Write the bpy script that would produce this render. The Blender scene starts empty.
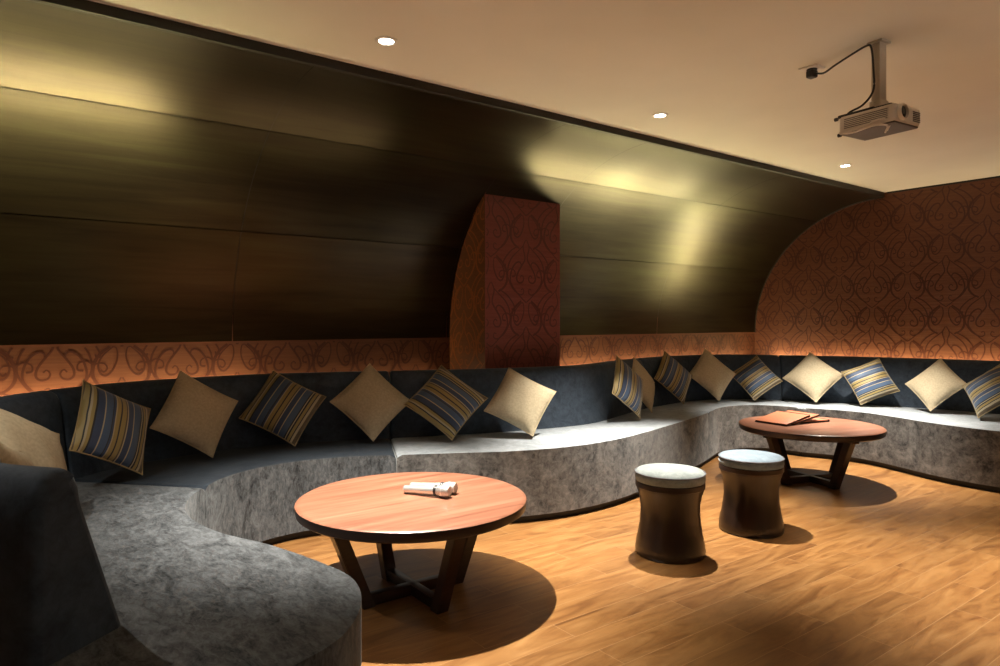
import bpy, bmesh, math, random
from mathutils import Vector, Matrix
random.seed(7)
scene = bpy.context.scene
COL = scene.collection
PI = math.pi

# ------------------------------------------------------------------ room measures (metres)
YL, XR, YW = 3.218, 7.252, 4.682          # vault lip, right wall, back wall
ZC = 2.55                                 # ceiling
ZV, RY, RZ = 1.109, 1.464, 1.398          # vault springing height and radii
ZLIP = 2.507
XMIN, YMIN = -2.6, -3.2
PX0, PX1, PY = 2.935, 3.68, 4.14          # pillar

# ------------------------------------------------------------------ helpers
def mat(name):
    m = bpy.data.materials.new(name); m.use_nodes = True
    nt = m.node_tree
    return m, nt, nt.nodes['Principled BSDF']

def N(nt, t, **kw):
    n = nt.nodes.new(t)
    for k, v in kw.items():
        if k in n.inputs: n.inputs[k].default_value = v
        else: setattr(n, k, v)
    return n

def ramp(nt, stops, interp='LINEAR'):
    r = nt.nodes.new('ShaderNodeValToRGB'); cr = r.color_ramp; cr.interpolation = interp
    while len(cr.elements) < len(stops): cr.elements.new(0.5)
    for e, (p, c) in zip(cr.elements, stops):
        e.position = p; e.color = (*c, 1)
    return r

def coords(nt, scale=(1, 1, 1), kind='Object', rot=(0, 0, 0)):
    tc = N(nt, 'ShaderNodeTexCoord'); mp = N(nt, 'ShaderNodeMapping')
    mp.inputs['Scale'].default_value = scale; mp.inputs['Rotation'].default_value = rot
    nt.links.new(tc.outputs[kind], mp.inputs['Vector'])
    return mp.outputs['Vector']

def simple(name, col, rough=.5, metal=0., noise=0., nscale=(20, 20, 20), spec=.5, coat=0.):
    m, nt, b = mat(name)
    b.inputs['Roughness'].default_value = rough; b.inputs['Metallic'].default_value = metal
    b.inputs['Specular IOR Level'].default_value = spec
    b.inputs['Coat Weight'].default_value = coat
    if noise:
        v = coords(nt, nscale); n = N(nt, 'ShaderNodeTexNoise', Scale=1., Detail=4.)
        nt.links.new(v, n.inputs['Vector'])
        r = ramp(nt, [(.3, tuple(c*(1-noise) for c in col)), (.7, tuple(min(1, c*(1+noise)) for c in col))])
        nt.links.new(n.outputs['Fac'], r.inputs['Fac']); nt.links.new(r.outputs['Color'], b.inputs['Base Color'])
    else:
        b.inputs['Base Color'].default_value = (*col, 1)
    return m

def emit(name, col, s):
    m, nt, b = mat(name)
    b.inputs['Base Color'].default_value = (.8, .8, .8, 1)
    b.inputs['Emission Color'].default_value = (*col, 1); b.inputs['Emission Strength'].default_value = s
    return m

def smooth(me, angle=40):
    me.polygons.foreach_set('use_smooth', [True]*len(me.polygons))
    me.set_sharp_from_angle(angle=math.radians(angle))

def obj(name, bm, m, parent=None, loc=None, ang=40, normals=True):
    me = bpy.data.meshes.new(name)
    if normals: bmesh.ops.recalc_face_normals(bm, faces=bm.faces)
    bm.to_mesh(me); bm.free()
    for mm in (m if isinstance(m, (list, tuple)) else [m]): me.materials.append(mm)
    if ang: smooth(me, ang)
    o = bpy.data.objects.new(name, me); COL.objects.link(o)
    if parent: o.parent = parent
    if loc is not None: o.location = loc
    return o

def thing(name, label, cat, loc=(0, 0, 0), rz=0., group=None):
    o = bpy.data.objects.new(name, None); COL.objects.link(o)
    o.empty_display_size = .1
    o.location = loc; o.rotation_euler = (0, 0, rz)
    o['label'] = label; o['category'] = cat
    if group: o['group'] = group
    return o

def struct(name, bm, m, ang=40, normals=True):
    o = obj(name, bm, m, ang=ang, normals=normals); o['kind'] = 'structure'
    return o

def dup(root, loc, label, rz=0.):
    r = root.copy(); COL.objects.link(r); r.location = loc; r.rotation_euler = (0, 0, rz); r['label'] = label
    for ch in list(root.children):
        c = ch.copy(); COL.objects.link(c); c.parent = r
        for g in list(ch.children):
            d = g.copy(); COL.objects.link(d); d.parent = c
    return r

def box(bm, x0, x1, y0, y1, z0, z1, bev=0., seg=2, M=None, mi=0):
    r = bmesh.ops.create_cube(bm, size=1.)
    vs = r['verts']
    for v in vs:
        v.co = Vector(((x0+x1)/2+v.co.x*(x1-x0), (y0+y1)/2+v.co.y*(y1-y0), (z0+z1)/2+v.co.z*(z1-z0)))
    fs = list({f for v in vs for f in v.link_faces})
    for f in fs: f.material_index = mi
    if bev:
        es = list({e for f in fs for e in f.edges})
        rr = bmesh.ops.bevel(bm, geom=es, offset=bev, segments=seg, affect='EDGES', profile=.5)
        vs = list({v for f in rr['faces'] for v in f.verts} | {v for v in vs if v.is_valid})
    if M is not None:
        for v in vs: v.co = M @ v.co
    return vs

def lathe(bm, prof, seg=48, M=None, mi=0):
    rings = []
    for r, z in prof:
        if r < 1e-6:
            rings.append([bm.verts.new((0, 0, z))])
        else:
            rings.append([bm.verts.new((r*math.cos(2*PI*i/seg), r*math.sin(2*PI*i/seg), z)) for i in range(seg)])
    for a, b in zip(rings[:-1], rings[1:]):
        for i in range(seg):
            j = (i+1) % seg
            if len(a) == 1 and len(b) == 1: continue
            if len(a) == 1: f = bm.faces.new((a[0], b[j], b[i]))
            elif len(b) == 1: f = bm.faces.new((a[i], a[j], b[0]))
            else: f = bm.faces.new((a[i], a[j], b[j], b[i]))
            f.material_index = mi
    if M is not None:
        for r in rings:
            for v in r: v.co = M @ v.co

def catmull(pts, n=8, closed=False):
    out = []
    P = [Vector(p) for p in pts]
    L = len(P)
    for i in range(L-1):
        p0 = P[i-1] if i > 0 else P[0]*2-P[1]
        p1, p2 = P[i], P[i+1]
        p3 = P[i+2] if i+2 < L else P[-1]*2-P[-2]
        for k in range(n):
            t = k/n
            out.append(.5*((2*p1)+(p2-p0)*t+(2*p0-5*p1+4*p2-p3)*t*t+(3*p1-p0-3*p2+p3)*t**3))
    out.append(P[-1].copy())
    return out

def resample(pts, step=None, count=None):
    d = [0.]
    for a, b in zip(pts[:-1], pts[1:]): d.append(d[-1]+(b-a).length)
    n = count or max(2, int(d[-1]/step)+1)
    out = []; j = 0
    for i in range(n):
        s = d[-1]*i/(n-1)
        while j < len(d)-2 and d[j+1] < s: j += 1
        seg = d[j+1]-d[j]
        t = 0 if seg < 1e-9 else (s-d[j])/seg
        out.append(pts[j].lerp(pts[j+1], max(0, min(1, t))))
    return out

def tube(bm, pts, r, seg=8, mi=0):
    pts = [Vector(p) for p in pts]
    rings = []; up = Vector((0, 0, 1))
    for i, p in enumerate(pts):
        t = (pts[min(i+1, len(pts)-1)]-pts[max(i-1, 0)]).normalized()
        a = t.cross(up)
        if a.length < .05: a = t.cross(Vector((1, 0, 0)))
        a.normalize(); b = t.cross(a)
        rings.append([bm.verts.new(p+a*(r*math.cos(2*PI*k/seg))+b*(r*math.sin(2*PI*k/seg))) for k in range(seg)])
    for A, B in zip(rings[:-1], rings[1:]):
        for k in range(seg):
            f = bm.faces.new((A[k], A[(k+1) % seg], B[(k+1) % seg], B[k])); f.material_index = mi
    bm.faces.new(rings[0]); bm.faces.new(rings[-1][::-1])

# ------------------------------------------------------------------ materials
def make_velvet(name, c0, c1, sheen, streak=False):
    m, nt, b = mat(name)
    v = coords(nt, (2.6, 1.2, 1.2), rot=(0, 0, .5)) if streak else coords(nt, (1, 1, 1))
    n1 = N(nt, 'ShaderNodeTexNoise', Scale=5., Detail=6., Roughness=.65, Distortion=1.2)
    n2 = N(nt, 'ShaderNodeTexNoise', Scale=26., Detail=5., Roughness=.7, Distortion=.8)
    nt.links.new(v, n1.inputs['Vector']); nt.links.new(v, n2.inputs['Vector'])
    mx = N(nt, 'ShaderNodeMath', operation='MULTIPLY_ADD')
    nt.links.new(n1.outputs['Fac'], mx.inputs[0]); mx.inputs[1].default_value = .55
    h = N(nt, 'ShaderNodeMath', operation='MULTIPLY'); nt.links.new(n2.outputs['Fac'], h.inputs[0]); h.inputs[1].default_value = .45
    nt.links.new(h.outputs[0], mx.inputs[2])
    r = ramp(nt, [(.36, c0), (.5, tuple((a+b_)/2 for a, b_ in zip(c0, c1))), (.64, c1)])
    nt.links.new(mx.outputs[0], r.inputs['Fac']); nt.links.new(r.outputs['Color'], b.inputs['Base Color'])
    b.inputs['Roughness'].default_value = .8
    b.inputs['Specular IOR Level'].default_value = .15
    b.inputs['Sheen Weight'].default_value = sheen
    b.inputs['Sheen Roughness'].default_value = .35
    b.inputs['Sheen Tint'].default_value = (.86, .95, 1., 1)
    bp = N(nt, 'ShaderNodeBump', Strength=.25, Distance=.01)
    nt.links.new(mx.outputs[0], bp.inputs['Height']); nt.links.new(bp.outputs['Normal'], b.inputs['Normal'])
    return m

M_velvet = make_velvet('velvet_lit_top', (.20, .225, .25), (.43, .465, .50), .5)  # seat tops: sofa velvet with the downlight's brightness put into its colour
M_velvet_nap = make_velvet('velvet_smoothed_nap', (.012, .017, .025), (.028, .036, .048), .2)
M_velvet_near = make_velvet('velvet_crushed', (.013, .0145, .017), (.155, .168, .182), .3, streak=True)
M_velvet_back = make_velvet('velvet_shaded_back', (.029, .039, .055), (.066, .086, .115), .3)  # backrests: same velvet darkened, the grazing light painted into its colour
M_stool_velvet = make_velvet('velvet_stool', (.16, .185, .185), (.32, .355, .35), .3)
M_stool_blue = make_velvet('velvet_stool_blue', (.11, .145, .18), (.21, .265, .315), .3)

M_plinth = simple('plinth_black', (.012, .011, .01), .5)
M_darkwood = simple('dark_wood', (.03, .014, .009), .32, noise=.35, nscale=(6, 6, 60), spec=.5)
M_stoolwood = simple('stool_wood', (.016, .007, .004), .28, noise=.35, nscale=(40, 40, 3), spec=.6)

def make_tabletop():
    m, nt, b = mat('table_veneer')
    v = coords(nt, (1.2, 22, 6), rot=(0, 0, math.radians(-28)))
    n = N(nt, 'ShaderNodeTexNoise', Scale=1.3, Detail=6., Roughness=.6, Distortion=.5)
    nt.links.new(v, n.inputs['Vector'])
    r = ramp(nt, [(.3, (.155, .055, .03)), (.5, (.245, .10, .058)), (.72, (.33, .155, .098))])
    nt.links.new(n.outputs['Fac'], r.inputs['Fac']); nt.links.new(r.outputs['Color'], b.inputs['Base Color'])
    b.inputs['Roughness'].default_value = .38
    b.inputs['Coat Weight'].default_value = .15; b.inputs['Coat Roughness'].default_value = .12
    return m
M_top = make_tabletop()

def make_floor():
    m, nt, b = mat('floor_planks')
    v = coords(nt, (1, 1, 1))
    br = N(nt, 'ShaderNodeTexBrick', Scale=1.)
    br.offset = .37; br.offset_frequency = 2
    br.inputs['Brick Width'].default_value = .92; br.inputs['Row Height'].default_value = .132
    br.inputs['Mortar Size'].default_value = .0016; br.inputs['Mortar Smooth'].default_value = .3
    br.inputs['Color1'].default_value = (0, 0, 0, 1); br.inputs['Color2'].default_value = (1, 1, 1, 1)
    nt.links.new(v, br.inputs['Vector'])
    # grain stretched along the plank, shifted per plank
    add = N(nt, 'ShaderNodeVectorMath', operation='MULTIPLY_ADD')
    nt.links.new(br.outputs['Color'], add.inputs[0]); add.inputs[1].default_value = (7, 3, 5)
    mp = N(nt, 'ShaderNodeMapping'); mp.inputs['Scale'].default_value = (2.4, 12, 1)
    nt.links.new(v, mp.inputs['Vector']); nt.links.new(mp.outputs['Vector'], add.inputs[2])
    n = N(nt, 'ShaderNodeTexNoise', Scale=1., Detail=7., Roughness=.62, Distortion=1.4)
    nt.links.new(add.outputs[0], n.inputs['Vector'])
    r = ramp(nt, [(.26, (.135, .055, .018)), (.46, (.235, .108, .034)), (.58, (.285, .14, .046)), (.78, (.37, .195, .072))])
    nt.links.new(n.outputs['Fac'], r.inputs['Fac'])
    tone = ramp(nt, [(0, (.86, .85, .84)), (1, (1.04, 1.03, 1.02))])
    nt.links.new(br.outputs['Color'], tone.inputs['Fac'])
    mul = N(nt, 'ShaderNodeMix', data_type='RGBA', blend_type='MULTIPLY'); mul.inputs[0].default_value = 1
    nt.links.new(r.outputs['Color'], mul.inputs[6]); nt.links.new(tone.outputs['Color'], mul.inputs[7])
    mj = N(nt, 'ShaderNodeMix', data_type='RGBA')
    nt.links.new(br.outputs['Fac'], mj.inputs[0]); nt.links.new(mul.outputs[2], mj.inputs[6]); mj.inputs[7].default_value = (.36, .2, .085, 1)
    nt.links.new(mj.outputs[2], b.inputs['Base Color'])
    rr = N(nt, 'ShaderNodeMapRange'); rr.inputs['To Min'].default_value = .24; rr.inputs['To Max'].default_value = .4
    nt.links.new(n.outputs['Fac'], rr.inputs['Value']); nt.links.new(rr.outputs[0], b.inputs['Roughness'])
    bp = N(nt, 'ShaderNodeBump', Strength=.12, Distance=.004)
    nt.links.new(n.outputs['Fac'], bp.inputs['Height']); nt.links.new(bp.outputs['Normal'], b.inputs['Normal'])
    return m
M_floor = make_floor()

M_ceiling = simple('ceiling_paint', (.77, .745, .65), .9, noise=.03, nscale=(2, 2, 2))
M_trim = simple('trim_dark', (.010, .007, .004), .5)

def make_vault():
    m, nt, b = mat('vault_panel')
    v = coords(nt, (1.1, 16, 16))
    n = N(nt, 'ShaderNodeTexNoise', Scale=1., Detail=6., Roughness=.62, Distortion=.6)
    nt.links.new(v, n.inputs['Vector'])
    v2 = coords(nt, (.5, 2.2, 2.2))
    n2 = N(nt, 'ShaderNodeTexNoise', Scale=1., Detail=3.); nt.links.new(v2, n2.inputs['Vector'])
    ad = N(nt, 'ShaderNodeMath', operation='MULTIPLY_ADD'); ad.inputs[1].default_value = .6
    nt.links.new(n2.outputs['Fac'], ad.inputs[0])
    h = N(nt, 'ShaderNodeMath', operation='MULTIPLY'); h.inputs[1].default_value = .45
    nt.links.new(n.outputs['Fac'], h.inputs[0]); nt.links.new(h.outputs[0], ad.inputs[2])
    r = ramp(nt, [(.36, (.017, .009, .004)), (.54, (.033, .023, .0095)), (.7, (.047, .039, .0155))])
    nt.links.new(ad.outputs[0], r.inputs['Fac']); nt.links.new(r.outputs['Color'], b.inputs['Base Color'])
    b.inputs['Metallic'].default_value = .75
    rr = N(nt, 'ShaderNodeMapRange'); rr.inputs['To Min'].default_value = .27; rr.inputs['To Max'].default_value = .32
    nt.links.new(n.outputs['Fac'], rr.inputs['Value']); nt.links.new(rr.outputs[0], b.inputs['Roughness'])
    return m
M_vault = make_vault()
M_groove = simple('vault_groove', (.018, .01, .005), .6)
M_bead = simple('vault_bead', (.024, .016, .008), .5)

def make_paper(name, c0, c1, metal=.15):
    m, nt, b = mat(name)
    v = coords(nt, (3, 3, 70))
    n = N(nt, 'ShaderNodeTexNoise', Scale=1., Detail=4., Roughness=.6); nt.links.new(v, n.inputs['Vector'])
    r = ramp(nt, [(.35, c0), (.68, c1)])
    nt.links.new(n.outputs['Fac'], r.inputs['Fac']); nt.links.new(r.outputs['Color'], b.inputs['Base Color'])
    b.inputs['Roughness'].default_value = .48; b.inputs['Metallic'].default_value = metal
    return m
M_paper = make_paper('wallpaper_ground', (.115, .041, .019), (.15, .058, .028))
M_scroll = simple('wallpaper_scroll', (.062, .016, .007), .45)
M_paper_red = make_paper('wallpaper_ground_red', (.165, .042, .03), (.2, .055, .04))
M_scroll_red = simple('wallpaper_scroll_red', (.10, .023, .016), .42)
M_room = simple('rear_wall_paper', (.16, .06, .035), .7)

M_beige = simple('cushion_beige', (.46, .385, .26), .75, noise=.12, nscale=(30, 30, 30), spec=.25)
def make_stripe():
    m, nt, b = mat('cushion_stripe')
    tc = N(nt, 'ShaderNodeTexCoord'); sp = N(nt, 'ShaderNodeSeparateXYZ')
    nt.links.new(tc.outputs['Object'], sp.inputs[0])
    mr = N(nt, 'ShaderNodeMapRange'); mr.inputs['From Min'].default_value = -.5; mr.inputs['From Max'].default_value = .5
    nt.links.new(sp.outputs['X'], mr.inputs['Value'])
    G = (.31, .23, .08); Nv = (.028, .052, .115); K = (.016, .016, .018); Cc = (.42, .36, .24); Br = (.10, .07, .035); B2 = (.05, .095, .18)
    st = [(0, Br), (.03, G), (.075, K), (.09, Cc), (.115, G), (.15, K), (.17, Nv), (.255, Cc), (.27, B2), (.36, K), (.375, Nv), (.40, Cc),
          (.415, G), (.465, K), (.485, G), (.545, Br), (.565, Cc), (.58, Nv), (.66, Cc), (.675, B2), (.77, K), (.79, Cc), (.805, K), (.83, G), (.875, K), (.89, Cc), (.925, Br)]
    r = ramp(nt, st, 'CONSTANT')
    nt.links.new(mr.outputs[0], r.inputs['Fac']); nt.links.new(r.outputs['Color'], b.inputs['Base Color'])
    b.inputs['Roughness'].default_value = .55; b.inputs['Sheen Weight'].default_value = .25
    return m
M_stripe = make_stripe()

# ------------------------------------------------------------------ the room
bm = bmesh.new(); box(bm, XMIN, XR, YMIN, YW, -.06, 0); struct('floor', bm, M_floor, ang=0)
bm = bmesh.new(); box(bm, XMIN, XR, YMIN, YL, ZC, ZC+.06); struct('ceiling', bm, M_ceiling, ang=0)
bm = bmesh.new(); box(bm, XMIN-.06, XMIN, YMIN, YW, 0, ZC); struct('wall_left', bm, M_room, ang=0)
bm = bmesh.new(); box(bm, XMIN-.06, XR+.06, YMIN-.06, YMIN, 0, ZC); struct('wall_front', bm, M_room, ang=0)

# wallpaper scrolls: strokes of half a motif, mirrored, repeated on a half-drop grid
STROKES = [
    ([(-.004, .13), (-.03, .07), (-.012, .0), (-.017, -.037), (-.05, -.083), (-.086, -.14), (-.092, -.185), (-.068, -.208), (-.036, -.20), (-.024, -.172), (-.042, -.15), (-.058, -.165)], .007, .011),
    ([(-.05, -.083), (-.052, -.058), (-.075, -.046), (-.112, -.066), (-.143, -.115), (-.156, -.175), (-.145, -.22), (-.1, -.275), (-.04, -.33), (.0, -.36)], .007, .011),
    ([(-.02, .09), (-.07, .045), (-.136, -.012), (-.172, -.075), (-.182, -.15), (-.162, -.205), (-.122, -.262), (-.06, -.30), (-.025, -.285), (-.03, -.255), (-.052, -.262)], .006, .010),
    ([(-.08, .075), (-.15, .035), (-.21, -.03), (-.224, -.078), (-.205, -.085), (-.2, -.066)], .008, .009),
    ([(-.182, -.15), (-.205, -.122), (-.245, -.122), (-.262, -.15), (-.245, -.172), (-.226, -.16)], .010, .007),
    ([(-.046, .318), (-.10, .265), (-.124, .21), (-.113, .16), (-.085, .143), (-.05, .175), (-.024, .245), (-.028, .305), (-.046, .318)], .006, .010),
    ([(-.05, .33), (-.115, .275), (-.148, .21), (-.15, .14), (-.12, .09), (-.07, .06)], .012, .016),
    ([(-.148, .21), (-.185, .235), (-.225, .22), (-.228, .185), (-.2, .178)], .010, .007),
]
def stroke_quads():
    out = []
    for pts, w0, w1 in STROKES:
        c = catmull([Vector((x, y, 0)) for x, y in pts], 5)
        for sgn in (1, -1):
            L = []
            for i, p in enumerate(c):
                t = (c[min(i+1, len(c)-1)]-c[max(i-1, 0)]).normalized()
                f = i/(len(c)-1); w = (w0+(w1-w0)*math.sin(PI*min(1, f*1.15)))*.62
                nrm = Vector((-t.y, t.x, 0))
                a, b_ = p+nrm*w, p-nrm*w
                L.append(((a.x*sgn, a.y), (b_.x*sgn, b_.y)))
            out.append(L)
    return out
SQ = stroke_quads()   # alternate strokes are left and right halves
def papered(bm, to3, u0, u1, v0, v1, uo=0., vo=0., P=.678, test=None):
    """flat scroll inlay on the wall rectangle u0..u1, v0..v1, material slot 1"""
    for a in range(int((u0-uo)/P)-2, int((u1-uo)/P)+3):
        for b_ in range(int((v0-vo)/P)-2, int((v1-vo)/P)+3):
            for hx in (0, .5):
                cx, cy = uo+(a+hx)*P, vo+(b_+hx)*P
                if cx < u0-.4 or cx > u1+.4 or cy < v0-.4 or cy > v1+.4: continue
                for si, L in enumerate(SQ):
                    prev = None
                    for (ax, ay), (bx, by) in L:
                        q = (cx+ax, cy+ay), (cx+bx, cy+by)
                        ok = all(u0 < u < u1 and v0 < v < v1 and (test is None or test(u, v)) for u, v in q)
                        if not ok: prev = None; continue
                        vs = [bm.verts.new(to3(u, v, .001+.00025*(si % 4)+.00012*(si//8))) for u, v in q]
                        if prev:
                            f = bm.faces.new((prev[0], prev[1], vs[1], vs[0])); f.material_index = 1
                        prev = vs

# back wall: the papered strip between sofa and vault
bm = bmesh.new(); box(bm, XMIN, XR, YW, YW+.06, 0, ZC)
papered(bm, lambda u, v, h: (u, YW-h, v), -.9, XR-.01, .7, ZV-.004, uo=.279, vo=1.1145)
struct('wall_back', bm, [M_paper, M_scroll], ang=0, normals=False)
# right wall
bm = bmesh.new(); box(bm, XR, XR+.06, YMIN, YW, 0, ZC)
papered(bm, lambda u, v, h: (XR-h, u, v), .2, YW-.005, .6, ZC-.02, uo=2.66, vo=2.42)
struct('wall_right', bm, [M_paper, M_scroll], ang=0, normals=False)
# pillar
bm = bmesh.new(); box(bm, PX0, PX1, PY, YW-.001, 0, ZC-.05)
for v_ in bm.verts:
    if v_.co.y > PY+.1 and v_.co.x < PX0+.1: v_.co.x += .032
bm.normal_update()
for f in bm.faces: f.material_index = 0
papered(bm, lambda u, v, h: (u, PY-h, v), PX0+.004, PX1-.004, .6, 2.3, uo=(PX0+PX1)/2+.02, vo=1.75)
nf = len(bm.faces)
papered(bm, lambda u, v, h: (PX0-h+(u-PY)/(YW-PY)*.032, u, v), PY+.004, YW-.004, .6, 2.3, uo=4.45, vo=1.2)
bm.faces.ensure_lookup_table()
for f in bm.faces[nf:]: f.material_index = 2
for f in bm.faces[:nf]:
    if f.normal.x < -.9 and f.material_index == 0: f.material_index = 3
M_scroll_glint = simple('wallpaper_scroll_copper_glint', (.30, .10, .03), .4, metal=.3)  # side-face scroll lines lightened, their metallic reflection painted in
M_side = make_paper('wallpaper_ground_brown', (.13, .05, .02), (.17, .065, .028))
struct('wall_pillar', bm, [M_paper_red, M_scroll_red, M_scroll_glint, M_side], ang=0, normals=False)

# barrel vault of curved panels
def vpt(x, a, off=0.):
    return Vector((x, YL+(RY-off)*math.cos(a), ZV+(RZ-off)*math.sin(a)))
bm = bmesh.new()
XS = [XMIN, -.44, 1.265, 2.935, 3.70, 5.5, XR-.002]
AS = [0, math.radians(30.6), math.radians(61.4), PI/2]
for xa, xb in zip(XS[:-1], XS[1:]):
    for k in range(3):
        a0, a1 = AS[k], AS[k+1]
        g = .003; ga = .0024
        seg = 10
        nx = 6
        grid = []
        for i in range(seg+1):
            a = a0+ga+(a1-a0-2*ga)*i/seg
            grid.append([bm.verts.new(vpt(xa+g+(xb-xa-2*g)*j/nx, a)) for j in range(nx+1)])
        for i in range(seg):
            for j in range(nx):
                bm.faces.new((grid[i][j], grid[i][j+1], grid[i+1][j+1], grid[i+1][j]))
# backing shell (shows as the dark joints) and outer thickness
seg = 36
R0 = [(bm.verts.new(vpt(XMIN, PI/2*i/seg, -.012)), bm.verts.new(vpt(XR-.002, PI/2*i/seg, -.012))) for i in range(seg+1)]
for A, B in zip(R0[:-1], R0[1:]):
    f = bm.faces.new((A[0], A[1], B[1], B[0])); f.material_index = 1
struct('wall_vault', bm, [M_vault, M_groove, M_bead], ang=25, normals=True)
bm = bmesh.new(); box(bm, XMIN, XR-.002, YL-.004, YL+.03, ZLIP-.002, ZC+.02, .003); struct('trim_1', bm, M_trim)
bm = bmesh.new()
tube(bm, [Vector((XR-.008, p.y, p.z)) for p in [vpt(0, PI/2*i/40, .006) for i in range(41)]], .006, 6)
struct('trim_2', bm, M_bead)
bm = bmesh.new(); box(bm, XR-.012, XR, YMIN, YL-.03, ZC-.016, ZC, .002); struct('trim_3', bm, M_trim)

# ------------------------------------------------------------------ sectional sofa
ZS = .45
FRONT = [(.05, 1.62), (.16, 1.54), (.34, 1.505), (.554, 1.55), (.715, 1.63), (.835, 1.785), (.89, 1.96), (.87, 2.14), (.79, 2.43), (.685, 2.68), (.64, 2.9),
         (.645, 3.10), (.705, 3.30), (.811, 3.468), (.94, 3.62), (1.13, 3.74), (1.395, 3.79), (1.68, 3.735), (1.916, 3.615), (2.25, 3.445), (2.56, 3.29),
         (2.95, 3.195), (3.35, 3.205), (3.80, 3.305), (4.40, 3.475), (4.80, 3.60), (5.068, 3.705), (5.32, 3.80), (5.56, 3.815), (5.78, 3.73), (5.90, 3.53), (5.935, 3.354),
         (6.03, 3.10), (6.06, 2.85), (5.98, 2.55), (5.87, 2.25), (5.82, 1.95), (5.84, 1.6), (5.9, 1.2), (5.95, .8)]
REAR = [(.075, 1.865), (-.06, 2.045), (-.19, 2.36), (-.275, 2.75), (-.29, 3.15), (-.215, 3.6), (.01, 4.0), (.41, 4.37), (.85, 4.545), (1.37, 4.60), (1.8, 4.50),
        (2.24, 4.34), (2.65, 4.195), (3.05, 4.085), (3.57, 4.01), (3.85, 4.065), (4.2, 4.2), (4.6, 4.34), (5.0, 4.43), (5.5, 4.49), (5.92, 4.42), (6.30, 4.17), (6.56, 3.78), (6.82, 3.28),
        (6.98, 2.75), (7.08, 2.19), (7.12, 1.5), (7.13, .8)]
fc = catmull([Vector((x, y, 0)) for x, y in FRONT], 14)
rc = catmull([Vector((x, y, 0)) for x, y in REAR], 14)
def cut(curve, pts):
    idx = [0]+[min(range(len(curve)), key=lambda i: (curve[i]-Vector((*p, 0))).length) for p in pts]+[len(curve)-1]
    return [curve[a:b+1] for a, b in zip(idx[:-1], idx[1:])]
FC = cut(fc, [(.811, 3.468), (1.916, 3.615), (5.0, 3.68), (5.935, 3.354)])
RC = cut(rc, [(.15, 4.16), (2.24, 4.35), (4.75, 4.38), (6.45, 3.93)])

def arclens(pts):
    d = [0.]
    for a, b in zip(pts[:-1], pts[1:]): d.append(d[-1]+(b-a).length)
    return d

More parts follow.
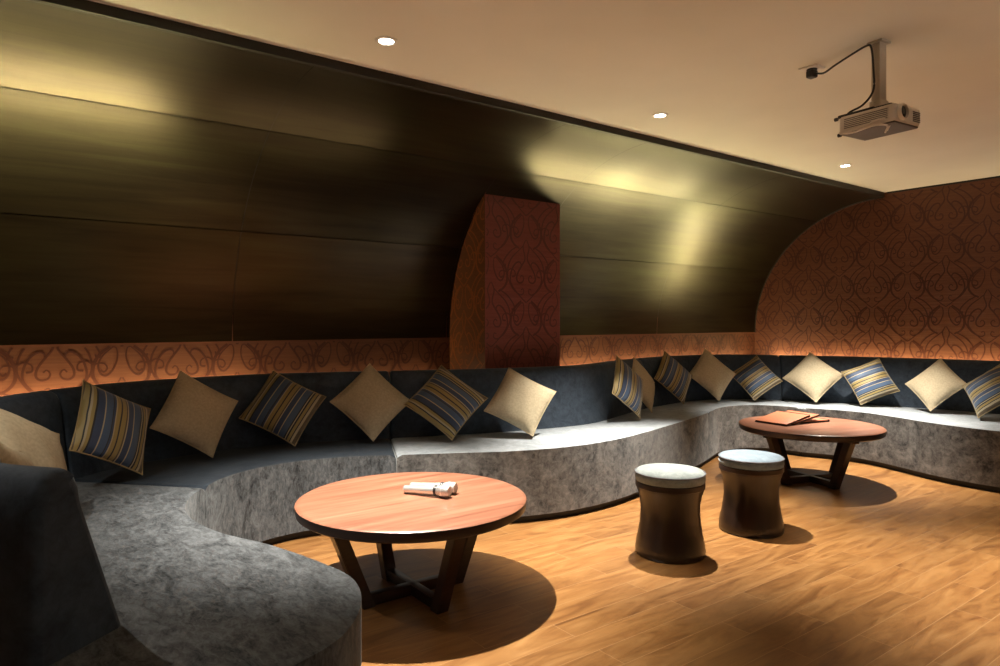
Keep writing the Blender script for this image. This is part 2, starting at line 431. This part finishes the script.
# backrest profile: distance from the rear line towards the room, height
BPROF = [(.012, .05), (.0, .2), (-.004, .5), (.0, .78), (.008, .845), (.03, .882), (.062, .898), (.10, .898), (.135, .882), (.155, .85), (.165, .80), (.185, .62), (.205, .46), (.215, .38), (.215, .05)]
def make_section(i, label):
    F = resample(FC[i], step=.035); R = resample(RC[i], step=.04)
    # tiny gap between neighbouring sections
    cx = sum(p.x for p in F+R)/len(F+R); cy = sum(p.y for p in F+R)/len(F+R)
    org = Vector((cx, cy, 0))
    root = thing('sofa_section', label, 'sofa', org, group='curved velvet sofa sections')
    nr = []
    for k, p in enumerate(R):
        t = (R[min(k+1, len(R)-1)]-R[max(k-1, 0)]).normalized()
        nr.append(Vector((t.y, -t.x, 0)))
    for end in (0, -1):
        if (i == 0 and end == 0) or (i == 4 and end == -1): continue
        dv = (F[end]-R[end]).normalized()
        for k in range(8):
            q = k if end == 0 else len(nr)-1-k
            nr[q] = dv.lerp(nr[q], k/8).normalized()
    inner = [p+n*.06 for p, n in zip(R, nr)]
    def outline(inset):
        n = len(F); out = []
        for k, p in enumerate(F):
            t = (F[min(k+1, n-1)]-F[max(k-1, 0)]).normalized()
            out.append(p+Vector((-t.y, t.x, 0))*inset)
        return out
    def gapped(Fp, Rp, g):
        # pull both ends in by g along the curve
        Fp = [p.copy() for p in Fp]; Rp = [p.copy() for p in Rp]
        for L in (Fp, Rp):
            if i > 0: L[0] += (L[1]-L[0]).normalized()*g
            if i < 4: L[-1] += (L[-2]-L[-1]).normalized()*g
        return Fp, Rp
    # plinth
    bm = bmesh.new()
    Fo = outline(.035)
    for end in (0, -1):
        if not ((i == 0 and end == 0) or (i == 4 and end == -1)): Fo[end] = F[end]+(R[end]-F[end]).normalized()*.035
    Fp, Rp = gapped(Fo, inner, .004)
    def prism(bm, pts, z0, z1):
        vb = [bm.verts.new((p.x-cx, p.y-cy, z0)) for p in pts]
        vt = [bm.verts.new((p.x-cx, p.y-cy, z1)) for p in pts]
        n = len(pts)
        ft = bm.faces.new(vt); bm.faces.new(vb[::-1])
        for k in range(n): bm.faces.new((vb[k], vb[(k+1) % n], vt[(k+1) % n], vt[k]))
        return ft, vt
    prism(bm, Fp+Rp[::-1], 0, .05)
    obj('plinth', bm, M_plinth, root)
    # seat
    bm = bmesh.new()
    Fp, Rp = gapped(F, inner, .0012)
    ft, vt = prism(bm, Fp+Rp[::-1], .045, ZS)
    es = list(ft.edges)
    bmesh.ops.bevel(bm, geom=es, offset=.028, segments=5, affect='EDGES', profile=.5, clamp_overlap=True)
    top = max((f for f in bm.faces), key=lambda f: f.calc_area()*(1 if f.normal.z > .9 else 0))
    bmesh.ops.triangulate(bm, faces=[f for f in bm.faces if len(f.verts) > 4])
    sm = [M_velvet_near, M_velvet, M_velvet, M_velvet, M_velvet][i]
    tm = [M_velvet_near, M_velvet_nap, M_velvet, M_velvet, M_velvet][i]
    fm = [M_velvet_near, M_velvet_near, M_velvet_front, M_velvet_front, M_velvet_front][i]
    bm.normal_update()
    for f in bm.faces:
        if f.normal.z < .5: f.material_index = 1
    obj('seat', bm, [tm, fm], root, ang=50)
    # backrest
    bm = bmesh.new()
    L = arclens(R)
    total = L[-1]
    # stations: rounded ends
    st = []
    e = .0235
    RND = ((.0015, .022), (.0055, .0094), (.0125, .003))
    for d, sh in RND: st.append((d, sh))
    n = int(total/.045)
    for k in range(n+1): st.append((e+(total-2*e)*k/n, 0))
    for d, sh in RND[::-1]: st.append((total-d, sh))
    rings = []
    for d, sh in st:
        k = max(j for j in range(len(L)) if L[j] <= d+1e-9); k = min(k, len(R)-2)
        t = (d-L[k])/(L[k+1]-L[k])
        p = R[k].lerp(R[k+1], t); nn = nr[k].lerp(nr[k+1], t).normalized()
        ring = []
        for u, z in BPROF:
            if i == 0: u = u*(1+max(0, 1-d/1.2)*(.24 if z < .5 else .24-.44*min(1, (z-.5)/.3)))
            uu = u+(sh if u < .1 else -sh)*(1 if z > .1 else .5); zz = z-(sh if z > .8 else 0)
            q = p+nn*uu
            ring.append(bm.verts.new((q.x-cx, q.y-cy, zz)))
        rings.append(ring)
    m_ = len(BPROF)
    for A, B in zip(rings[:-1], rings[1:]):
        for k in range(m_): bm.faces.new((A[k], B[k], B[(k+1) % m_], A[(k+1) % m_]))
    bm.faces.new(rings[0]); bm.faces.new(rings[-1][::-1])
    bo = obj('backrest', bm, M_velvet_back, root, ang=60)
    for pf in bo.data.polygons:
        if len(pf.vertices) > 6: pf.use_smooth = False
    return root
M_velvet_front = make_velvet('velvet_shaded_front', (.032, .032, .033), (.24, .236, .232), .3)  # seat fronts: same velvet as the tops, shade painted in as a darker tone
SECT = [
    'nearest curved grey crushed velvet sofa section with rounded end bulging beside the big round table',
    'concave sofa section with dark smooth seat behind the table that carries the microphones',
    'bulging silver velvet sofa section in front of the papered pillar, behind the two stools',
    'inner corner sofa section of grey velvet behind the table with the folders',
    'sofa section of grey velvet along the right wall, running out of the picture',
]
for i, s in enumerate(SECT): make_section(i, s)

# ------------------------------------------------------------------ cushions
def pillow_mesh(name, m):
    bm = bmesh.new(); n = 22
    def prof(u):  # 0 at edge
        return max(0., 1-abs(u)**2.6)**.62
    top = {}; bot = {}
    for i in range(n+1):
        for j in range(n+1):
            u, v = -1+2*i/n, -1+2*j/n
            # edges drawn in between the four tips
            su = 1-.06*(1-v*v)**.8*abs(u)**1.5; sv = 1-.06*(1-u*u)**.8*abs(v)**1.5
            x, y = u*su*.5, v*sv*.5
            h = .165*prof(u)*prof(v)
            h += .006*math.sin(9*u+4*v)*prof(u)*prof(v)+.005*math.sin(13*v-5*u)*(abs(u)**3)*prof(v)
            edge = i in (0, n) or j in (0, n)
            a = bm.verts.new((x, y, h)); top[i, j] = a
            bot[i, j] = a if edge else bm.verts.new((x, y, -h*.9))
    for i in range(n):
        for j in range(n):
            bm.faces.new((top[i, j], top[i+1, j], top[i+1, j+1], top[i, j+1]))
            q = (bot[i, j], bot[i, j+1], bot[i+1, j+1], bot[i+1, j])
            if len(set(q)) > 2:
                try: bm.faces.new(q)
                except ValueError: pass
    me = bpy.data.meshes.new(name)
    bmesh.ops.recalc_face_normals(bm, faces=bm.faces); bm.to_mesh(me); bm.free()
    me.materials.append(m); smooth(me, 70)
    return me
def piping_mesh(name, m):
    bm = bmesh.new(); n = 22; pts = []
    def e(u): return .5*(1-.06*(1-u*u)**.8)
    for k in range(n): u = -1+2*k/n; pts.append((u*.5, -e(u), 0))
    for k in range(n): u = -1+2*k/n; pts.append((e(u), u*.5, 0))
    for k in range(n): u = 1-2*k/n; pts.append((u*.5, e(u), 0))
    for k in range(n): u = 1-2*k/n; pts.append((-e(u), u*.5, 0))
    tube(bm, pts+[pts[0]], .010, 6)
    me = bpy.data.meshes.new(name); bmesh.ops.recalc_face_normals(bm, faces=bm.faces); bm.to_mesh(me); bm.free()
    me.materials.append(m); smooth(me, 60)
    return me
M_pipe_gold = simple('piping_gold', (.33, .25, .12), .6)
M_pipe_beige = simple('piping_beige', (.46, .37, .23), .7)
ME = {'s': pillow_mesh('striped_pillow', M_stripe), 'b': pillow_mesh('plain_pillow', M_beige)}
MP = {'s': piping_mesh('striped_piping', M_pipe_gold), 'b': piping_mesh('plain_piping', M_pipe_beige)}
CUSH = [('s', (0.473, 3.876, 0.71), (0.72, 0.658, 0.222), (-0.446, 0.192, 0.874), 0.389),
 ('b', (0.922, 4.144, 0.714), (0.942, 0.285, 0.179), (-0.261, 0.281, 0.924), 0.376),
 ('s', (1.471, 4.281, 0.696), (0.966, -0.17, 0.193), (-0.07, 0.546, 0.835), 0.384),
 ('b', (1.994, 4.108, 0.712), (0.962, -0.271, -0.034), (0.142, 0.394, 0.908), 0.379),
 ('S', (2.431, 3.875, 0.704), (0.919, -0.392, 0.048), (0.186, 0.536, 0.824), 0.4),
 ('b', (2.904, 3.673, 0.691), (0.888, -0.399, 0.228), (0.019, 0.528, 0.849), 0.372),
 ('s', (4.045, 3.735, 0.722), (0.956, 0.266, 0.127), (-0.204, 0.286, 0.936), 0.374),
 ('b', (4.43, 3.925, 0.701), (0.95, 0.311, -0.001), (-0.103, 0.318, 0.942), 0.353),
 ('s', (5.128, 4.160, 0.716), (1.0, -0.018, 0.005), (0.003, 0.423, 0.906), 0.383),
 ('b', (5.635, 4.105, 0.719), (0.948, -0.319, -0.004), (0.136, 0.391, 0.91), 0.388),
 ('s', (6.037, 3.890, 0.682), (0.635, -0.763, -0.121), (0.462, 0.25, 0.851), 0.355),
 ('b', (6.353, 3.475, 0.703), (0.522, -0.849, 0.084), (0.397, 0.329, 0.857), 0.385),
 ('s', (6.551, 3.034, 0.679), (0.353, -0.884, -0.307), (0.536, -0.078, 0.84), 0.358),
 ('b', (6.568, 2.49, 0.691), (-0.067, -0.996, 0.061), (0.469, 0.022, 0.883), 0.36),
 ('s', (6.404, 2.028, 0.691), (-0.383, -0.923, -0.032), (0.422, -0.206, 0.883), 0.359),
 ('b', (0.085, 3.155, 0.721), (0.437, 0.887, 0.147), (-0.548, 0.133, 0.826), 0.422),
 ('b', (.062, 2.56, .70), (.02, .87, .48), (-.25, -.42, .87), .33)]
CL = [
 'blue and gold striped cushion leaning at the far left beside the dark end backrest',
 'plain beige cushion, leftmost of those standing on the dark smooth seat',
 'blue striped cushion tilted left, between two plain ones on the dark smooth seat',
 'plain beige cushion above the seam between dark seat and silver seat',
 'blue and gold striped cushion whose stripes slope down right, left of the pillar',
 'brightest plain cream cushion in front of the red papered pillar',
 'narrow edge-on striped cushion on the silver seat, right of the pillar',
 'narrow edge-on plain beige cushion tucked behind the edge-on striped one',
 'striped cushion just right of the narrow edge-on pair, under the far vault',
 'plain beige cushion left of the far sofa corner between two striped ones',
 'striped cushion standing in the far corner of the sofa above the folder table',
 'plain beige cushion on the right wall sofa directly behind the folder table',
 'blue striped cushion leaning far over above the right edge of the folder table',
 'plain beige cushion right of the folder table, the last plain one along the right wall',
 'striped cushion cut by the right edge of the photo',
 'large plain beige cushion cut by the left edge of the photo',
 'plain beige cushion mostly hidden behind the nearest backrest, only a corner showing',
]
for (k, c, xr, up, s), lab in zip(CUSH, CL):
    X = Vector(xr).normalized(); U = Vector(up); U = (U-X*U.dot(X)).normalized(); Z = X.cross(U)
    # square axes: local x runs across the stripes
    if k == 'S': ex = (X+U).normalized(); ey = (U-X).normalized()
    else: ex = (X-U).normalized(); ey = (X+U).normalized()
    kk = k.lower()
    o = bpy.data.objects.new('throw_cushion', ME[kk]); COL.objects.link(o)
    Mx = Matrix((ex, ey, Z)).transposed().to_4x4()
    Mx.translation = Vector(c)+Vector((0, 0, .004)); o.matrix_world = Mx @ Matrix.Diagonal((s, s, s, 1))
    o['label'] = lab; o['category'] = 'cushion'
    o['group'] = 'striped cushions on the sofa' if kk == 's' else 'plain cushions on the sofa'
    p = bpy.data.objects.new('piping', MP[kk]); COL.objects.link(p); p.parent = o

# ------------------------------------------------------------------ round tables
ZT = .444
def make_table(loc, label):
    t = thing('round_table', label, 'table', loc, group='round low tables')
    bm = bmesh.new()
    lathe(bm, [(0, ZT), (.494, ZT), (.512, ZT-.0008), (.519, ZT-.005)], 96, mi=0)
    lathe(bm, [(.519, ZT-.005), (.521, ZT-.012), (.516, ZT-.042), (.504, ZT-.05), (0, ZT-.05)], 96, mi=1)
    bmesh.ops.remove_doubles(bm, verts=bm.verts, dist=1e-5)
    obj('tabletop', bm, [M_top, M_darkwood], t, ang=30)
    for k in range(4):
        a = k*PI/2
        bm = bmesh.new()
        r0, r1, zt = .228, .385, ZT-.05
        w, dpt = .029, .030
        vb = []
        for r, z in ((r0, 0), (r1, zt)):
            vb.append([bm.verts.new((r+sx*dpt, sy*w, z)) for sx, sy in ((-1, -1), (1, -1), (1, 1), (-1, 1))])
        for i in range(4): bm.faces.new((vb[0][i], vb[0][(i+1) % 4], vb[1][(i+1) % 4], vb[1][i]))
        bm.faces.new(vb[0][::-1]); bm.faces.new(vb[1])
        bmesh.ops.bevel(bm, geom=list(bm.edges), offset=.003, segments=2, affect='EDGES')
        bmesh.ops.rotate(bm, verts=bm.verts, cent=(0, 0, 0), matrix=Matrix.Rotation(a, 3, 'Z'))
        obj('leg', bm, M_darkwood, t, ang=30)
    for k in range(2):
        bm = bmesh.new(); box(bm, -.225, .225, -.022, .022, .004+.001*k, .052, .003)
        if k: bmesh.ops.rotate(bm, verts=bm.verts, cent=(0, 0, 0), matrix=Matrix.Rotation(PI/2, 3, 'Z'))
        obj('stretcher', bm, M_darkwood, t, ang=30)
    bm = bmesh.new(); lathe(bm, [(0, ZT-.075), (.2, ZT-.075), (.205, ZT-.07), (.205, ZT-.049), (0, ZT-.049)], 48)
    for k in range(4):
        M = Matrix.Rotation(k*PI/2, 4, 'Z'); box(bm, .15, .43, -.03, .03, ZT-.08, ZT-.049, .003, M=M)
    obj('underframe', bm, M_darkwood, t, ang=30)
    return t
T1 = (1.535, 2.735, 0); T2 = (5.07, 2.80, 0)
tab = make_table(T1, 'nearer round wooden table with two silver microphones on it')
dup(tab, T2, 'farther round wooden table with leather folders on it, behind the stools', rz=math.radians(-16))

# ------------------------------------------------------------------ drum stools
def make_stool(loc, label):
    t = thing('drum_stool', label, 'stool', loc, group='waisted drum stools')
    bm = bmesh.new()
    lathe(bm, [(0, 0), (.178, 0), (.184, .006), (.185, .03), (.181, .06), (.170, .11), (.160, .17), (.156, .22), (.157, .27), (.165, .315), (.175, .345),
               (.180, .36), (.181, .385), (.178, .392), (0, .392)], 64)
    obj('body', bm, M_stoolwood, t, ang=50)
    bm = bmesh.new()
    lathe(bm, [(0, .388), (.176, .388), (.182, .395), (.185, .41), (.183, .432), (.172, .446), (.14, .452), (.07, .456), (0, .457)], 64)
    s = obj('seat', bm, M_stool_velvet, t, ang=60)
    bm = bmesh.new()
    pts = [(.1838*math.cos(2*PI*k/64), .1838*math.sin(2*PI*k/64), .436) for k in range(65)]
    tube(bm, pts, .0035, 6); obj('piping', bm, M_plinth_grey, s)
    bm = bmesh.new()
    lathe(bm, [(.1815, .360), (.1835, .362), (.1835, .386), (.1815, .388), (.1795, .374), (.1815, .360)], 64); obj('band', bm, M_darkwood, t)
    return t
M_plinth_grey = simple('stool_piping', (.10, .10, .11), .6)
st = make_stool((2.917, 2.393, 0), 'drum stool with pale velvet seat, nearer of the two and standing left')
st2 = dup(st, (3.63, 2.37, 0), 'drum stool with bluish velvet seat, farther of the two and nearer the folder table', rz=.6)

for ch in st2.children:
    if ch.name.startswith('seat'):
        ch.material_slots[0].link = 'OBJECT'; ch.material_slots[0].material = M_stool_blue

# ------------------------------------------------------------------ microphones
M_mic = simple('mic_silver', (.72, .71, .68), .3, metal=.7)
M_mesh = simple('mic_grille', (.55, .54, .52), .45, metal=.8, noise=.5, nscale=(400, 400, 400))
M_black = simple('black_plastic', (.012, .012, .013), .4)
def make_mic(a, b, label):
    a, b = Vector(a), Vector(b)
    d = b-a; L = d.length
    t = thing('microphone', label, 'microphone', a, group='silver microphones on the table')
    t.rotation_euler = d.to_track_quat('Z', 'Y').to_euler()
    bm = bmesh.new(); lathe(bm, [(0, 0), (.0165, .001), (.0175, .006), (.018, .05), (.021, L*.66), (.0215, L*.68), (0, L*.68)], 24); obj('handle', bm, M_mic, t)
    bm = bmesh.new(); lathe(bm, [(0, L*.68), (.0225, L*.68), (.024, L*.69), (.024, L*.72), (.0215, L*.735), (0, L*.735)], 24); obj('collar', bm, M_black, t)
    bm = bmesh.new(); lathe(bm, [(0, L*.735), (.0205, L*.735), (.0235, L*.78), (.0265, L*.84), (.0265, L*.93), (.0255, L*.975), (.022, L)]+[(.020, L*.985), (0, L*.975)], 24)
    g = obj('grille', bm, M_mesh, t)
    bm = bmesh.new(); lathe(bm, [(.0265, L*.842), (.0282, L*.845), (.0282, L*.868), (.0265, L*.871), (.0265, L*.842)], 24); obj('grille_band', bm, M_mic, g)
    return t
make_mic((1.535, 2.815, ZT+.019), (1.655, 2.610, ZT+.0315), 'silver handheld microphone lying nearer the front edge of the table')
make_mic((1.588, 2.848, ZT+.019), (1.713, 2.648, ZT+.0315), 'silver handheld microphone lying behind the other one on the table')

# ------------------------------------------------------------------ leather folders
M_leather = simple('folder_leather', (.42, .15, .075), .42, noise=.12, nscale=(60, 60, 60))
M_leather_dark = simple('folder_spine', (.05, .02, .012), .45)
M_pages = simple('folder_pages', (.62, .56, .46), .8)
M_pages_dark = simple('folder_leaves', (.05, .03, .022), .7)
def make_folder(c, rz, z, tilt, label):
    # origin at the middle of the open edge; the spine is at +x
    t = thing('menu_folder', label, 'folder', (c[0], c[1], z), group='leather folders on the table')
    t.rotation_euler = (0, -tilt, rz)
    Lx, hy = .30, .142
    bm = bmesh.new(); box(bm, 0, Lx, -hy, hy, .0, .004, .0015); obj('back_cover', bm, M_leather_dark, t)
    bm = bmesh.new(); box(bm, .006, Lx-.006, -hy+.005, hy-.005, .004, .0125); obj('pages', bm, M_pages_dark, t)
    bm = bmesh.new(); box(bm, 0, Lx, -hy, hy, .0125, .0165, .0015); obj('front_cover', bm, M_leather, t)
    bm = bmesh.new(); box(bm, Lx-.006, Lx+.008, -hy-.001, hy+.001, -.001, .0195, .005, 3); obj('spine', bm, M_leather_dark, t)
make_folder((5.06, 2.985), math.radians(-13), ZT+.002, 0, 'leather folder at the bottom of the fan, sticking out farthest right')
make_folder((4.947, 2.985), math.radians(-8), ZT+.002, math.radians(9.3), 'leather folder in the middle of the fan on the table')
make_folder((4.833, 2.988), math.radians(-4), ZT+.002, math.radians(9.6), 'reddish brown leather folder lying on top of the fan')

# ------------------------------------------------------------------ ceiling lights
M_lamp = emit('lamp_lens', (1, .93, .8), 40)
M_white = simple('lamp_trim', (.78, .75, .7), .45)
LX = [1.459, 3.378, 5.72]; LY = 2.85
LLAB = ['bright recessed ceiling downlight above the microphone table, nearest the viewer', 'recessed ceiling downlight above the stools, middle one of the row',
        'recessed ceiling downlight below and left of the projector, nearest the right wall']
root0 = None
for x, lab in zip(LX, LLAB):
    if root0 is None:
        t = thing('recessed_downlight', lab, 'ceiling light', (x, LY, ZC), group='row of recessed downlights'); root0 = t
        bm = bmesh.new(); lathe(bm, [(.034, -.001), (.036, -.006), (.046, -.006), (.052, -.003), (.052, .0005), (.034, .0005), (.034, -.001)], 40); obj('trim_ring', bm, M_white, t)
        bm = bmesh.new(); lathe(bm, [(0, -.004), (.022, -.004), (.034, -.001), (.034, .0), (0, .0)], 32); obj('lens', bm, M_lamp, t)
    else:
        dup(root0, (x, LY, ZC), lab)

def spot(name, loc, tgt, watts, col, angle, blend=.5, radius=.03):
    l = bpy.data.lights.new(name, 'SPOT'); l.energy = watts; l.color = col
    l.spot_size = math.radians(angle); l.spot_blend = blend; l.shadow_soft_size = radius
    o = bpy.data.objects.new(name, l); COL.objects.link(o); o.location = loc
    o.rotation_euler = (Vector(tgt)-Vector(loc)).to_track_quat('-Z', 'Y').to_euler()
    return o
def area(name, loc, tgt, watts, col, sx, sy, long=(1, 0, 0), spread=180):
    l = bpy.data.lights.new(name, 'AREA'); l.shape = 'RECTANGLE'; l.size = sx; l.size_y = sy; l.energy = watts; l.color = col
    l.spread = math.radians(spread)
    o = bpy.data.objects.new(name, l); COL.objects.link(o); o.location = loc
    z = -(Vector(tgt)-Vector(loc)).normalized(); x = Vector(long).normalized(); x = (x-z*x.dot(z)).normalized(); y = z.cross(x)
    Mx = Matrix((x, y, z)).transposed().to_4x4(); Mx.translation = Vector(loc); o.matrix_world = Mx
    return o
WARM = (1, .925, .80)
for x, w in zip(LX, (1150, 1200, 1150)):
    spot('downlight_beam', (x, LY, ZC-.012), (x, LY, 0), w, WARM, 68 if x < 2 else 65, 1., .022)
# the row's next fitting, outside the picture to the left
spot('downlight_beam', (-.55, LY, ZC-.012), (-.45, LY, 0), 125, WARM, 92, 1., .022)
spot('downlight_beam', (3.95, .8, ZC-.012), (3.95, .8, 0), 900, WARM, 66, 1., .022)
# cove strips behind the sofa backs
LED = (.98, .9, .44)
WASH = (1, .73, .39)
# strips turned up to the vault
area('cove_strip', (.55, 4.60, .74), (.55, 3.95, 2.36), 8.5, LED, 1.6, .02, spread=66)
area('cove_strip', (4.75, 4.60, .74), (3.75, 3.95, 2.36), 8, LED, 1.9, .02, spread=84)
area('cove_strip', (6.3, 4.58, .74), (5.0, 3.95, 2.36), 3.8, LED, 1.1, .02, spread=80)
area('cove_strip', (7.19, 3.9, .74), (5.9, 4.2, 2.2), 6, LED, 1.1, .02, long=(0, 1, 0), spread=75)
# strips washing the paper
area('cove_strip', (.2, 4.62, .74), (.2, 4.66, 2), 21, WASH, 2.4, .02)
area('cove_strip', (2.1, 4.65, .74), (2.1, 4.66, 2), 3.6, WASH, 1.4, .02)
area('cove_strip', (5.5, 4.62, .74), (5.5, 4.66, 2), 21, WASH, 3.2, .02)
area('cove_strip', (7.175, 2.75, .80), (7.25, 2.75, .93), 21, WASH, 3.4, .02, long=(0, 1, 0))

# ------------------------------------------------------------------ projector
M_proj = simple('projector_shell', (.78, .74, .68), .45)
M_grey = simple('projector_grey', (.12, .11, .10), .5)
M_glass = simple('lens_glass', (.01, .01, .015), .08, spec=.8)
M_metal = simple('mount_metal', (.55, .5, .42), .4, metal=.4)
PC = Vector((3.315, 1.495, 0))
t = thing('projector', 'white video projector hanging from the ceiling on a short pole', 'projector', (PC.x, PC.y, 2.13), math.radians(-6))
W, D, H = .105, .135, .088       # half sizes x, y and height
bm = bmesh.new(); box(bm, -W, W, -D, D, .006, H, .016, 4); obj('body', bm, M_proj, t, ang=40)
body = t.children[0]
bm = bmesh.new(); box(bm, -W+.008, W-.008, -D+.008, D-.008, 0, .010, .004); obj('base_panel', bm, M_grey, t)
bm = bmesh.new()
box(bm, -W-.0006, -W+.002, -D+.035, D-.03, .02, .074)
obj('vent', bm, M_grey, body)
bm = bmesh.new()
for k in range(7): box(bm, -W-.0028, -W+.002, -D+.03, D-.025, .020+k*.0083, .0245+k*.0083, .0006, 1)
v = obj('louvre', bm, M_proj, body)
bm = bmesh.new()
for k in range(6): box(bm, W-.07, W-.012, -D-.0025, -D+.002, .022+k*.0083, .0262+k*.0083, .0006, 1)
obj('front_grille', bm, M_grey, body)
Ml = Matrix.Translation((-.055, -D+.004, .05)) @ Matrix.Rotation(PI/2, 4, 'X')
bm = bmesh.new(); lathe(bm, [(0, 0), (.037, 0), (.037, .012), (.033, .02), (.030, .02), (.028, .008), (0, .008)], 36, Ml); ln = obj('lens_barrel', bm, M_proj, t)
bm = bmesh.new(); lathe(bm, [(0, .014), (.014, .013), (.0275, .009), (.0275, .006), (0, .006)], 32, Ml); obj('lens_glass', bm, M_glass, ln)
bm = bmesh.new(); box(bm, -.075, .075, -.10, .11, H-.002, H+.012, .003)
for s in (-1, 1):
    box(bm, s*.07-.008, s*.07+.008, -.02, .155, H+.002, H+.016, .003)
obj('mount_plate', bm, M_black, t)
bm = bmesh.new(); box(bm, -.026, .026, -.022, .022, H+.008, ZC-2.13-.006, .004); pole = obj('mount_pole', bm, M_metal, t)
bm = bmesh.new(); box(bm, -.038, .038, -.036, .036, ZC-2.13-.01, ZC-2.13, .002); obj('ceiling_flange', bm, M_metal, t)
bm = bmesh.new(); box(bm, -.032, .032, -.028, .028, H+.012, H+.055, .003)
for k in (0, 1): lathe(bm, [(0, 0), (.006, 0), (.006, .004), (0, .004)], 12, Matrix.Translation((-.032, 0, H+.025+k*.02)) @ Matrix.Rotation(-PI/2, 4, 'Y'))
obj('pole_clamp', bm, M_metal, pole)
for k, (px, py) in enumerate(((-.09, .13), (-.07, .16))):
    bm = bmesh.new(); lathe(bm, [(0, 0), (.008, 0), (.009, .004), (.009, .014), (0, .016)], 16, Matrix.Translation((px, py, (.004, H+.002)[k])) @ Matrix.Rotation(-PI/2, 4, 'X'))
    obj('cable_plug', bm, M_black, t)
bm = bmesh.new()
tube(bm, catmull([(-.09, .14, .01), (-.112, .09, .004), (-.115, .0, .012), (-.112, -.07, .028), (-.085, -.10, .01), (-.02, -.05, -.006)], 8), .0045, 8)
tube(bm, catmull([(-.09, .14, .014), (-.113, .06, -.004), (-.113, -.04, .004), (-.09, -.09, -.004), (0, -.03, -.008)], 8), .0045, 8)
obj('signal_cable', bm, M_white, t)
bm = bmesh.new()
S = Vector((3.376, 1.853, 0)); ca, sa = math.cos(math.radians(6)), math.sin(math.radians(6))
def loc(x, y, z):
    dx, dy = x-PC.x, y-PC.y
    return (dx*ca-dy*sa, dx*sa+dy*ca, z-2.13)
tube(bm, catmull([loc(3.376, 1.83, 2.515), loc(3.36, 1.78, 2.50), loc(3.315, 1.70, 2.505), loc(3.29, 1.60, 2.525), loc(3.275, 1.535, 2.535), loc(3.272, 1.51, 2.52),
                  loc(3.272, 1.50, 2.42), loc(3.272, 1.50, 2.32), loc(3.26, 1.54, 2.26), loc(3.25, 1.60, 2.235), loc(3.27, 1.64, 2.21)], 8), .005, 8)
cable = obj('power_cord', bm, M_black, t)
bm = bmesh.new(); box(bm, -.022, .022, -.022, .022, -.052, -.0132, .008, 3)
for v in bm.verts: v.co = Vector(loc(S.x, S.y, 0))+Vector((v.co.x, v.co.y, v.co.z+ZC))
obj('plug', bm, M_black, cable)
t = thing('ceiling_socket', 'square white socket plate on the ceiling with a black plug in it', 'socket', (S.x, S.y, ZC))
bm = bmesh.new(); box(bm, -.047, .047, -.047, .047, -.008, 0, .002); obj('plate', bm, M_white, t)
bm = bmesh.new(); lathe(bm, [(0, -.0125), (.025, -.0125), (.026, -.008), (0, -.008)], 24); obj('outlet', bm, M_black, t)

# unseen fill spots added by the rear wall to brighten the ceiling
for x, w_ in ((.8, 800), (3.2, 800)):
    spot('ceiling_fill_spot', (x, YMIN+.15, 1.9), (x, YMIN+.15+1.0, 1.9+.55), w_, (1, .94, .83), 48, .9, .12)

# ------------------------------------------------------------------ world, camera, colour
w = bpy.data.worlds.new('World'); scene.world = w; w.use_nodes = True
w.node_tree.nodes['Background'].inputs[0].default_value = (.5, .42, .34, 1)
w.node_tree.nodes['Background'].inputs[1].default_value = .0
cam = bpy.data.cameras.new('Camera'); co = bpy.data.objects.new('Camera', cam); COL.objects.link(co)
th = .932
fwd = Vector((math.cos(th), math.sin(th), 0))
co.location = (0, 0, 1.25)
co.rotation_euler = fwd.to_track_quat('-Z', 'Y').to_euler()
cam.sensor_width = 36; cam.lens = 36*.680; cam.shift_y = -.0125; cam.clip_start = .02
scene.camera = co
scene.view_settings.view_transform = 'Standard'; scene.view_settings.look = 'None'
scene.view_settings.gamma = 1; scene.view_settings.use_curve_mapping = False
scene.view_settings.exposure = 0
